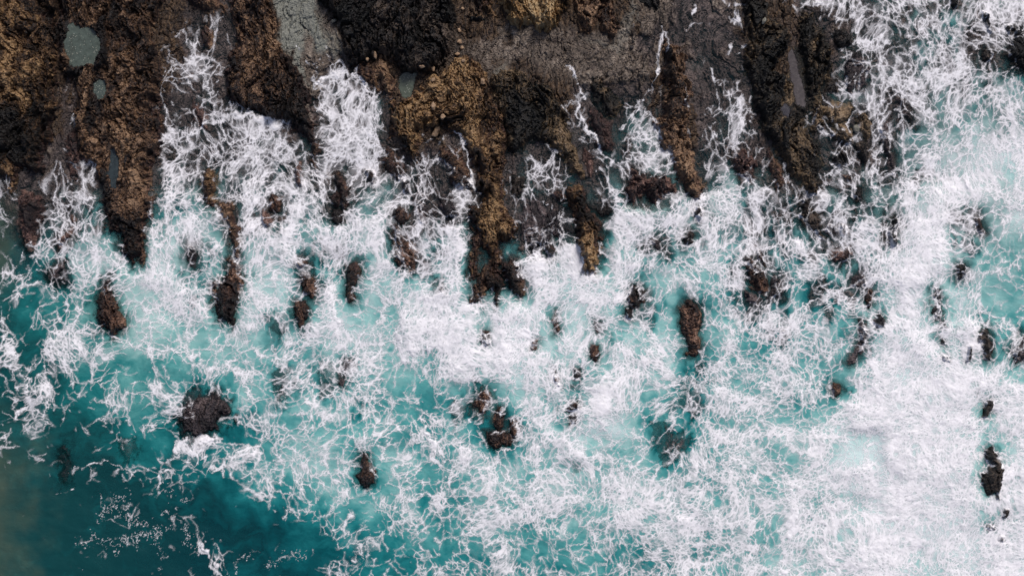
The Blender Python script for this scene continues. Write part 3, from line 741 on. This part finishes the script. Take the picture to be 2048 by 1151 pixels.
sc = t.ramp(b, [(.3, (.13, .135, .115)), (.7, (.27, .27, .235))])
col = t.mix(t.attr('sand'), col, sc)
wetc = t.ramp(v, [(.42, (.020, .015, .015)), (.52, (.080, .060, .056)), (.64, (.22, .17, .155))])
col = t.mix(t.smooth(-.12, .12, t.attr('depth')), col, wetc)
vo = t.voro(6)
peb = t.math('MULTIPLY', t.smooth(.2, .1, vo[0]), t.smooth(.5, .66, t.noise(.8, (1, 1, 1), 3, .6, 0, (9, 2, 0))))
t.put(t.b.inputs['Base Color'], t.mix(t.math('MULTIPLY', peb, .6), col, t.ramp(b, [(.4, (.28, .20, .14)), (.6, (.42, .40, .37))])))
t.put(t.b.inputs['Roughness'], t.ramp(a, [(.3, (.45,)*3), (.7, (.85,)*3)]))
t.b.inputs['Specular IOR Level'].default_value = .3
t.put(t.b.inputs['Normal'], t.bump(t.noise(14, (1, 1, 1), 5, .7), .8, .05, t.bump(a, 1, .14)))
PLAT = t.m
tag(sheet('rock_platform', GX, GY, T, None, {'sand': sand, 'depth': DEPTH, 'brown': brown}, PLAT, (0, 0, 0), True), kind='structure')
# ------------------------------------------------------------------ one mesh for each rock
for nm, lab, tint, top, wash, sl, s, z in parsed:
    k = s > -15
    keep = k[1:, 1:] | k[:-1, 1:] | k[1:, :-1] | k[:-1, :-1]
    i, j = np.unravel_index(np.argmax(s), s.shape)
    ox, oy = float(GX[sl][i, j]), float(GY[sl][i, j])
    org = ((ox-1024)*S, (575.5-oy)*S, float(T[sl][i, j]))
    o = sheet(nm, GX[sl], GY[sl], z, keep, {'tone': TN[sl], 'above': z-W[sl]}, RM[tint], org, True)
    grp = {'rock_ridge': 'rock ridges of the shore', 'sea_rock': 'rocks standing in the surf', 'submerged_rock': 'rocks under the water'}[nm]
    tag(o, lab, {'rock_ridge': 'rock ridge', 'sea_rock': 'rock', 'submerged_rock': 'rock'}[nm], grp)
# ------------------------------------------------------------------ tide pools
for nm, col, sl, s, lvl in pools:
    k = s > -5
    keep = k[1:, 1:] & k[:-1, 1:] & k[1:, :-1] & k[:-1, :-1]
    t = NT('tide_pool_water')
    sp = t.math('MULTIPLY', t.smooth(.3, .12, t.voro(6.5)[0]), t.smooth(.40, .55, t.noise(1.6, (1, 1, 1), 4, .65)))
    c0 = t.ramp(t.noise(3, (1, 1, 1), 6, .65), [(.3, tuple(v*.5 for v in col)), (.7, tuple(v*1.05 for v in col))])
    fl = .9 if col[0] > .085 and 'winding' not in nm else .15
    t.put(t.b.inputs['Base Color'], t.mix(t.math('MULTIPLY', sp, fl), c0, (.36, .36, .30)))
    t.b.inputs['Roughness'].default_value = .12
    t.put(t.b.inputs['Alpha'], t.math('SUBTRACT', 1, t.math('EXPONENT', t.math('MULTIPLY', t.attr('deep'), -18))))
    t.put(t.b.inputs['Normal'], t.bump(t.noise(5), .2, .03))
    o = sheet('tide_pool', GX[sl], GY[sl], np.full(s.shape, lvl, f32), keep, {'deep': np.maximum(lvl-GROUND[sl], 0)}, t.m)
    tag(o, nm+' tide pool in the rocks', 'tide pool', 'tide pools', 'structure')
# ------------------------------------------------------------------ the sea
aer = sample(mA, 64, GX+fbm(GX/60, GY/60, 3, 69)*40, GY+fbm(GX/60, GY/60, 3, 68)*40)/9
wx = GX+fbm(GX/60, GY/60, 3, 72)*30; wy = GY+fbm(GX/60, GY/60, 3, 73)*30
aer = aer+fbm(wx/110, wy/90, 4, 70)*.17+fbm(wx/28, wy/20, 4, 71, .6)*.11+(foam_lvl-.5)*.10-sho*.34*sm(700, 450, GY)-sho*.28
aer = np.clip(aer, 0, 1).astype(f32)
silt = np.maximum(sm(130, -20, GX+fbm(GX/50, GY/50, 3, 80)*60)*sm(800, 930, GY+fbm(GX/60, GY/60, 2, 81)*60),
                  sm(50, 0, GX+fbm(GX/20, GY/30, 3, 82)*20)*sm(370, 430, GY)*sm(640, 520, GY))
green = np.clip(sm(620, 20, GX+fbm(GX/90, GY/90, 3, 83)*80)*.75*sm(420, 620, GY), 0, 1)
t = NT('sea_water')
ae = t.attr('aer')
col = t.ramp(ae, [(.0, (.0015, .040, .050)), (.18, (.002, .085, .098)), (.38, (.012, .18, .19)), (.58, (.085, .32, .315)), (.78, (.27, .50, .48)), (1, (.58, .72, .71))])
col = t.mix(t.attr('shore'), col, t.ramp(ae, [(0, (.012, .030, .034)), (.3, (.045, .105, .105)), (.6, (.20, .31, .30)), (1, (.58, .68, .67))]))
col = t.mix(t.math('MULTIPLY', t.attr('green'), .55), col, t.ramp(ae, [(0, (.010, .075, .068)), (.3, (.016, .16, .145)), (.5, (.10, .27, .235)), (1, (.5, .64, .58))]))
col = t.mix(t.math('MULTIPLY', t.attr('silt'), .65), col, t.ramp(t.noise(.35, (1, 1, 1), 5, .6), [(.3, (.035, .072, .052)), (.7, (.085, .105, .07))]))
t.put(t.b.inputs['Base Color'], col)
k = t.math('MULTIPLY_ADD', t.math('POWER', ae, 1.6), 5.0, t.math('MULTIPLY_ADD', t.attr('silt'), 1.2, .6))
al = t.math('SUBTRACT', 1, t.math('EXPONENT', t.math('MULTIPLY', t.math('MULTIPLY', k, t.math('MAXIMUM', t.attr('depth'), 0)), -1)))
t.put(t.b.inputs['Alpha'], al)
t.b.inputs['Roughness'].default_value = .22
t.b.inputs['Specular IOR Level'].default_value = .3
t.put(t.b.inputs['Normal'], t.bump(t.noise(3.5, (1, 1.2, 1), 5, .6, .5), .35, .06, t.bump(t.noise(.7, (1, 1.5, 1), 3, .5, .3), .3, .25)))
wk = (DEPTH > -.12)
for nm, col, sl, s, lvl in pools:
    wk[sl] &= s < -7
wk = wk[1:, 1:] | wk[:-1, 1:] | wk[1:, :-1] | wk[:-1, :-1]
tag(sheet('sea', GX, GY, W, wk, {'aer': aer, 'depth': DEPTH, 'silt': silt, 'green': green, 'shore': np.clip(.75*sm(640, 330, GY)*sm(-.5, .1, fbm(GX/90, GY/120, 3, 90)+.1)+.45*apron*sm(900, 650, GY), 0, .85)}, t.m), kind='structure')
# ------------------------------------------------------------------ foam on the water and over the washed rocks
FX, FY = grid(1)
def up(a):
    """half way values between the coarse grid's points"""
    n, m = a.shape
    o = np.empty((2*n-1, 2*m-1), f32)
    o[::2, ::2] = a; o[1::2, ::2] = (a[1:]+a[:-1])/2
    o[:, 1::2] = (o[:, 2::2]+o[:, :-2:2])/2
    return o
dens = np.interp(foam_lvl*9, range(10), [0, .05, .11, .18, .25, .33, .42, .52, .66, .88]).astype(f32)*(1-.26*sm(520, 330, GY)*sm(2000, 1800, GX))
inside = sm(-3, 7, RS)
lift = GROUND-W+fbm(GX/12, GY/16, 3, 410)*.22
block = np.clip(sm(.05, .5, lift)*(1-np.clip(WASH*.85+.08, 0, 1))+inside*(1-WASH)*.18, 0, 1)
rim = np.exp(-((RS+5)/6)**2)*np.clip(1-WASH, 0, 1)*sm(.15, .5, dens)*.16
drygr = 0
dens = dens*(1-block)*(1-drygr)+rim
SURF_EDGE = [(1870, 292), (1905, 278), (1940, 270), (2010, 238), (2060, 190), (2400, 100), (2400, 1400), (1555, 1400), (1556, 1150), (1562, 1060), (1582, 980), (1600, 905), (1632, 862), (1665, 822), (1702, 772), (1738, 722), (1770, 680), (1785, 620), (1790, 560), (1796, 500), (1790, 430), (1800, 378), (1840, 332)]
WAVE = [(795, 640), (803, 612), (830, 598), (870, 592), (920, 592), (960, 620), (1000, 640), (1040, 700), (1010, 750), (960, 752), (915, 748), (880, 725), (850, 715), (815, 722), (798, 700)]
SURGE = [(628, 180), (650, 163), (680, 150), (712, 143), (722, 168), (738, 200), (760, 240), (770, 290), (640, 290), (636, 240)]
for p, amt, wd in ((SURF_EDGE, .15, 60), (WAVE, .15, 45), (SURGE, .10, 50)):
    s_ = sdf(GX+ex*1.3+bx*.55, GY+ey*1.3+hy-GY, p)
    dens = dens+amt*sm(-3, 3, s_)*(.12+.88*np.exp(-np.clip(s_, 0, 999)/wd))*(1-block)-.10*sm(-40, -4, s_)*sm(3, -3, s_)*dens
add, fle = stroke_density(FX, FY, X0, Y0, 1)
dens = dens*(1-.42*apron*(1-sm(.75, .95, foam_lvl)))
dF = np.clip(up(np.clip(dens, 0, 1.05).astype(f32))+add, 0, 1)
cov, dl = lace(FX, FY, dF, fle)
gz = up(np.maximum(GROUND, W).astype(f32))
fz = gz+.03+np.clip(fbm(FX/14, FY/14, 4, 401)+.4, 0, 1)*.025*sm(.45, .9, dl)+np.clip(fbm(FX/38, FY/30, 4, 405, .55)+.35, 0, 1)*.07*sm(.62, .95, dl)*cov
fk = cov > .03
fk = fk[1:, 1:] | fk[:-1, 1:] | fk[1:, :-1] | fk[:-1, :-1]
t = NT('sea_foam')
t.b.inputs['Base Color'].default_value = (.88, .86, .885, 1)
t.b.inputs['Roughness'].default_value = .65
t.b.inputs['Specular IOR Level'].default_value = .2
t.put(t.b.inputs['Alpha'], t.attr('cov'))
t.put(t.b.inputs['Normal'], t.bump(t.noise(9, (1, 1, 1), 4, .7), .12, .03))
tag(sheet('sea_foam', FX, FY, fz, fk, {'cov': cov}, t.m), 'white lace of sea foam spread over the water and washed rocks', 'foam', None, 'stuff')
# ------------------------------------------------------------------ loose stones on the shelf
STONES = """
large flat tan stone in the weedy pool's upper right corner;848,141,8,5,20
tan stone right of the flat tan stone above the weedy pool;868,142,5,7,0
round tan stone below the pair above the weedy pool;869,167,6,5,10
reddish oval stone alone on the dark gravel right of the golden ridge;966,168,6,9,0
pale tan upright slab stone on the golden ridge;869,218,6,10,10
pale stone at the top of the small foam pocket;888,240,6,7,0
long tan stone slab leaning into the small foam pocket;873,265,8,17,-25
small pale stone on the brown knuckle below the black boulder;738,124,4,5,0
pale narrow stone beside the upper tip of the brown knuckle;755,118,4,10,10
round grey green stone lying on the wide low rock;1711,258,9,9,0
orange tan stone at the top of the stone scatter right of the black boulder;920,88,6,6,30
tan stone in the middle of the stone scatter right of the black boulder;925,100,5,5,0
pinkish stone low in the stone scatter right of the black boulder;916,112,6,4,0
small tan stone at the bottom of the scatter right of the black boulder;928,130,5,4,0
small bright stone above the scatter right of the black boulder;919,65,4,5,0
flat rusty stone by the top edge left of the golden boulder;905,5,5,8,0
pale pebble stone left of the golden boulder's black slab;926,22,4,4,0
grey stone on the sand beside the black boulder;672,48,7,4,15
pale grey stone on the olive ridge at the top;1522,48,5,9,-20
dark stone half buried in the gravel flat;1261,98,6,4,0
"""
smat = {}
for key, cs in (('tan', ((.16, .095, .05), (.40, .27, .17))), ('grey', ((.09, .085, .07), (.24, .23, .19))), ('dark', ((.012, .01, .01), (.04, .03, .03)))):
    t = NT('stone_'+key); n_ = t.noise(6, (1, 1, 1), 6, .7, .4)
    t.put(t.b.inputs['Base Color'], t.ramp(n_, [(.3, cs[0]), (.7, cs[1])])); t.b.inputs['Roughness'].default_value = .75
    t.put(t.b.inputs['Normal'], t.bump(n_, .8, .06)); smat[key] = t.m
import bmesh
rnd = random.Random(5)
for ln in STONES.strip().split('\n'):
    lab, q = ln.split(';'); px, py, rx, ry, ang = (float(v) for v in q.split(','))
    bm = bmesh.new(); bmesh.ops.create_icosphere(bm, subdivisions=3, radius=1)
    ph = [rnd.uniform(0, 6) for _ in range(6)]
    for v in bm.verts:
        c = v.co; k = 1+.13*math.sin(3*c.x+ph[0])*math.cos(2.6*c.y+ph[1])+.08*math.sin(5*c.y+ph[2]+3*c.z)+.05*math.sin(8*c.x+ph[3])
        c *= k
        c.x *= rx*S*.8; c.y *= ry*S*.8; c.z *= (rx+ry)/2*S*.62
    me = bpy.data.meshes.new('loose_stone'); bm.to_mesh(me); bm.free()
    for p in me.polygons: p.use_smooth = True
    me.materials.append(smat['grey' if 'grey' in lab else 'dark' if 'dark stone' in lab else 'tan'])
    o = bpy.data.objects.new('loose_stone', me); scene.collection.objects.link(o)
    i, j = int((py-Y0)/2), int((px-X0)/2)
    o.location = ((px-1024)*S, (575.5-py)*S, float(np.max(GROUND[i-1:i+2, j-1:j+2]))+(rx+ry)/2*S*.12)
    o.rotation_euler = (0, 0, math.radians(ang))
    tag(o, lab, 'stone', 'loose stones on the shelf')
